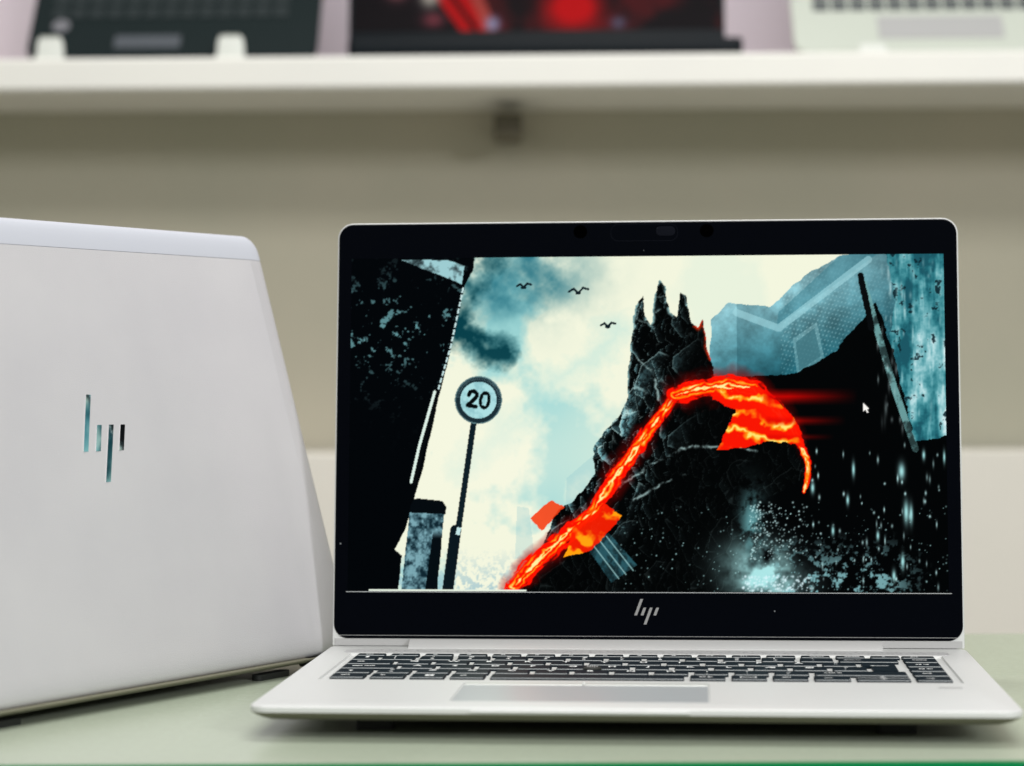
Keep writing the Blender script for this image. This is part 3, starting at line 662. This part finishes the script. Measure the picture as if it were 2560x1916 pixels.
# lid of the second laptop: local x right, y inward, z up the lid
lid2bm = bmesh.new()
LV = [(0.0125, 0.0), (0.0085, 0.00012), (0.0055, 0.00045), (0.0030, 0.0010), (0.0013, 0.0018), (0.0003, 0.0028), (0.0, 0.0036), (0.0, 0.0048), (0.0006, 0.0053)]
SEAM = 0.2175
mlid = Matrix.Translation((0, 0, origin.z)) @ Matrix.Rotation(-bl, 4, 'X')
bm = bmesh.new(); band_loft(bm, 0.0, SEAM, LV, 0.006, 0.0004)
l2 = link_mesh('lid', bm, 'lid', lap2); l2.matrix_local = mlid
bm = bmesh.new(); band_loft(bm, SEAM+0.00025, BH, LV, 0.0004, 0.011)
link_mesh('antenna_strip', bm, 'antenna', l2)
bm = bmesh.new()
for v in []: pass
lid_loft(bm, -0.1605, 0.1605, 0.010, 0.2290, 0.008, [(0, 0.0052), (0, 0.0058)]); link_mesh('screen', bm, 'bezel', l2)
# mirror logo bars, let into the lid; coordinates measured from the lid's right edge
def lx(s): return s + HW
for (s0, s1, w, t0, t1) in ((-0.1789, -0.1681, 0.0037, 0.1142, 0.1426), (-0.1702, -0.1652, 0.0037, 0.1142, 0.1273), (-0.1681, -0.1567, 0.0038, 0.0988, 0.1273), (-0.1535, -0.1483, 0.0037, 0.1142, 0.1272)):
    bm = bmesh.new()
    prism(bm, [(lx(s0), t0), (lx(s0)+w, t0), (lx(s1)+w, t1), (lx(s1), t1)], -0.00006, 0.0003)
    for v in bm.verts:
        x_, z_ = v.co.x, v.co.y; f_ = (x_ - lx(s0) - (s1-s0)*(z_-t0)/(t1-t0))/w   # made-up tilt that steers what the chrome bar reflects
        v.co = Vector((x_, 0.0003 if v.co.z > 0 else -0.00034 + 0.00031*f_, z_))
    link_mesh('logo_bar', bm, 'logo_mirror', l2)

# ------------------------------------------------------------------ blurred things on the shelf
def shelf_frame(X, D, Z, yaw=0.0):
    return Matrix.Translation(floor_frame(X, D + X*math.tan(SY), Z)) @ Matrix.Rotation(YAW + SY + yaw, 4, 'Z')
ST = 0.4565
def tilted_laptop(name, X, D, w, dep, tilt, shell, keym, padm, label, kx0, kx1, ky0, ky1, pad):
    r = empty(name, shelf_frame(X, D, ST)); tag(r, label, 'laptop')
    rot = Matrix.Rotation(math.radians(tilt), 4, 'X')
    bm = bmesh.new(); loft(bm, 0, w, 0.0, dep, 0.014, [(0.004, -0.010), (0.001, -0.007), (0, -0.005), (0, -0.001), (0.001, 0)], 6)
    b_ = link_mesh('base', bm, shell, r); b_.matrix_local = Matrix.Translation((0, 0, 0.006)) @ rot
    n = 0
    ys = np.linspace(ky0, ky1, 6)
    for j in range(5):
        xs = np.arange(kx0, kx1-0.012, 0.0188)
        for i, x in enumerate(xs):
            bm = bmesh.new(); loft(bm, x, x+0.016, ys[j], ys[j]+0.0155, 0.001, [(0, 0.0002), (0.0005, 0.0016)], 2)
            link_mesh('key', bm, keym, b_)
    bm = bmesh.new(); loft(bm, pad[0], pad[1], pad[2], pad[3], 0.002, [(0, 0.0001), (0, 0.0008)], 3); link_mesh('touchpad', bm, padm, b_)
    # lid standing up from the rear edge
    bm = bmesh.new(); loft(bm, 0, w, 0, dep*0.93, 0.01, [(0.001, 0), (0, 0.001), (0, 0.005), (0.002, 0.006)], 5)
    l_ = link_mesh('lid', bm, shell, r); l_.matrix_local = Matrix.Translation((0, 0, 0.006)) @ rot @ Matrix.Translation((0, dep, 0)) @ Matrix.Rotation(math.radians(100-tilt), 4, 'X')
    bm = bmesh.new(); loft(bm, 0.01, w-0.01, 0.02, dep*0.93-0.01, 0.003, [(0, 0.0062), (0, 0.0068)], 3); link_mesh('screen', bm, 'bezel', l_)
    return r, b_
la, lab = tilted_laptop('shelf_laptop', -0.488, 2.345, 0.294, 0.21, 52, 'dark_shell', 'dark_key', 'grey_pad', 'dark grey laptop tilted up at the left end of the white shelf', 0.02, 0.270, 0.055, 0.145, (0.088, 0.155, 0.012, 0.030))
bm = bmesh.new(); loft(bm, 0.022, 0.040, 0.036, 0.054, 0.009, [(0, 0.0002), (0, 0.0009)], 8); link_mesh('sticker', bm, 'sticker', lab)
lc, lcb = tilted_laptop('shelf_laptop', 0.283, 2.345, 0.33, 0.23, 48, 'green_silver', 'grey_key', 'chin', 'pale silver laptop tilted up at the right end of the white shelf', 0.022, 0.31, 0.062, 0.155, (0.085, 0.21, 0.018, 0.052))
# black laptop with the red picture
sc = empty('shelf_laptop', shelf_frame(-0.163, 2.335, ST)); tag(sc, 'black laptop on the white shelf showing a dark red picture', 'laptop')
bm = bmesh.new(); loft(bm, 0, 0.394, 0.0, 0.25, 0.008, [(0.004, 0.0), (0.001, 0.004), (0, 0.008), (0, 0.018), (0.001, 0.0195)], 5); link_mesh('base', bm, 'black_shell', sc)
sl_bm = bmesh.new(); box(sl_bm, 0.0, 0.377, 0.0, 0.008, 0.0, 0.25, 0.002); sl = link_mesh('lid', sl_bm, 'black_shell', sc); sl.matrix_local = Matrix.Translation((0, 0.015, 0.0200)) @ Matrix.Rotation(math.radians(-10), 4, 'X')
def paint_red(nx, ny):
    U, V = np.meshgrid(np.linspace(0, 1, nx), np.linspace(0, 1, ny))
    img = np.zeros((ny, nx, 3)); img[:] = (0.05, 0.03, 0.05)
    n = fbm(nx, ny, 7); n2_ = fbm(nx, ny, 5)
    def mix(m_, c): img[:] = img*(1-np.clip(m_, 0, 1)[..., None]) + np.asarray(c)*np.clip(m_, 0, 1)[..., None]
    mix(np.clip((n-0.40)*4, 0, 1)*(U > 0.3), (0.26, 0.05, 0.07))
    g = lambda x, y, rx, ry: np.exp(-(((U-x)/rx)**2+((V-y)/ry)**2))
    d, _ = seg_dist(U*1.5, V, [(0.30, 0.70), (0.40, 0.84), (0.50, 0.99)]); mix((d < 0.055)*0.95, (0.70, 0.02, 0.04)); mix((d < 0.012), (0.25, 0.0, 0.01))
    d, _ = seg_dist(U*1.5, V, [(0.44, 0.72), (0.50, 0.84), (0.56, 0.99)]); mix((d < 0.025)*0.9, (0.65, 0.25, 0.22))
    mix(g(0.60, 0.90, 0.07, 0.09)*1.5, (0.72, 0.0, 0.03)); mix(g(0.12, 0.80, 0.03, 0.05)*1.3, (0.62, 0.36, 0.38)); mix(g(0.21, 0.84, 0.025, 0.05)*1.2, (0.62, 0.60, 0.56)); mix(g(0.22, 0.95, 0.03, 0.03), (0.45, 0.2, 0.24))
    mix(g(0.38, 0.97, 0.018, 0.03)*1.3, (0.50, 0.50, 0.62)); mix(g(0.72, 0.97, 0.02, 0.025), (0.30, 0.33, 0.42)); mix(g(0.5, 0.5, 0.3, 0.2)*0.7, (0.5, 0.1, 0.08))
    return img
picture('screen', paint_red(200, 130), 0.004, 0.374, 0.010, 0.245, -0.0006, vcol_mat('red_picture', 0.9), sl)

for i, (X, D, w, lb) in enumerate(((-0.4575, 2.318, 0.028, 'small white acrylic stop at the left of the dark grey tilted laptop'),
                       (-0.2775, 2.318, 0.028, 'small white acrylic stop under the right half of the dark grey tilted laptop'),
                       (0.356, 2.318, 0.028, 'small white acrylic stop under the pale silver tilted laptop'))):
    r = empty('display_stop', shelf_frame(X, D, ST-0.0005)); tag(r, lb, 'stop', 'white stops holding the laptops on the shelf')
    hh = 0.024 if i < 2 else 0.010
    bm = bmesh.new(); loft(bm, -w/2, w/2, 0, 0.006, 0.002, [(0, 0), (0.0008, hh*0.55), (0.0020, hh*0.85), (0.0045 if hh > 0.02 else 0.002, hh)], 5); link_mesh('stop_plate', bm, 'white_clip', r)
    bm = bmesh.new(); box(bm, -w/2, w/2, -0.006, -0.0004, 0, 0.003); link_mesh('stop_foot', bm, 'white_clip', r)
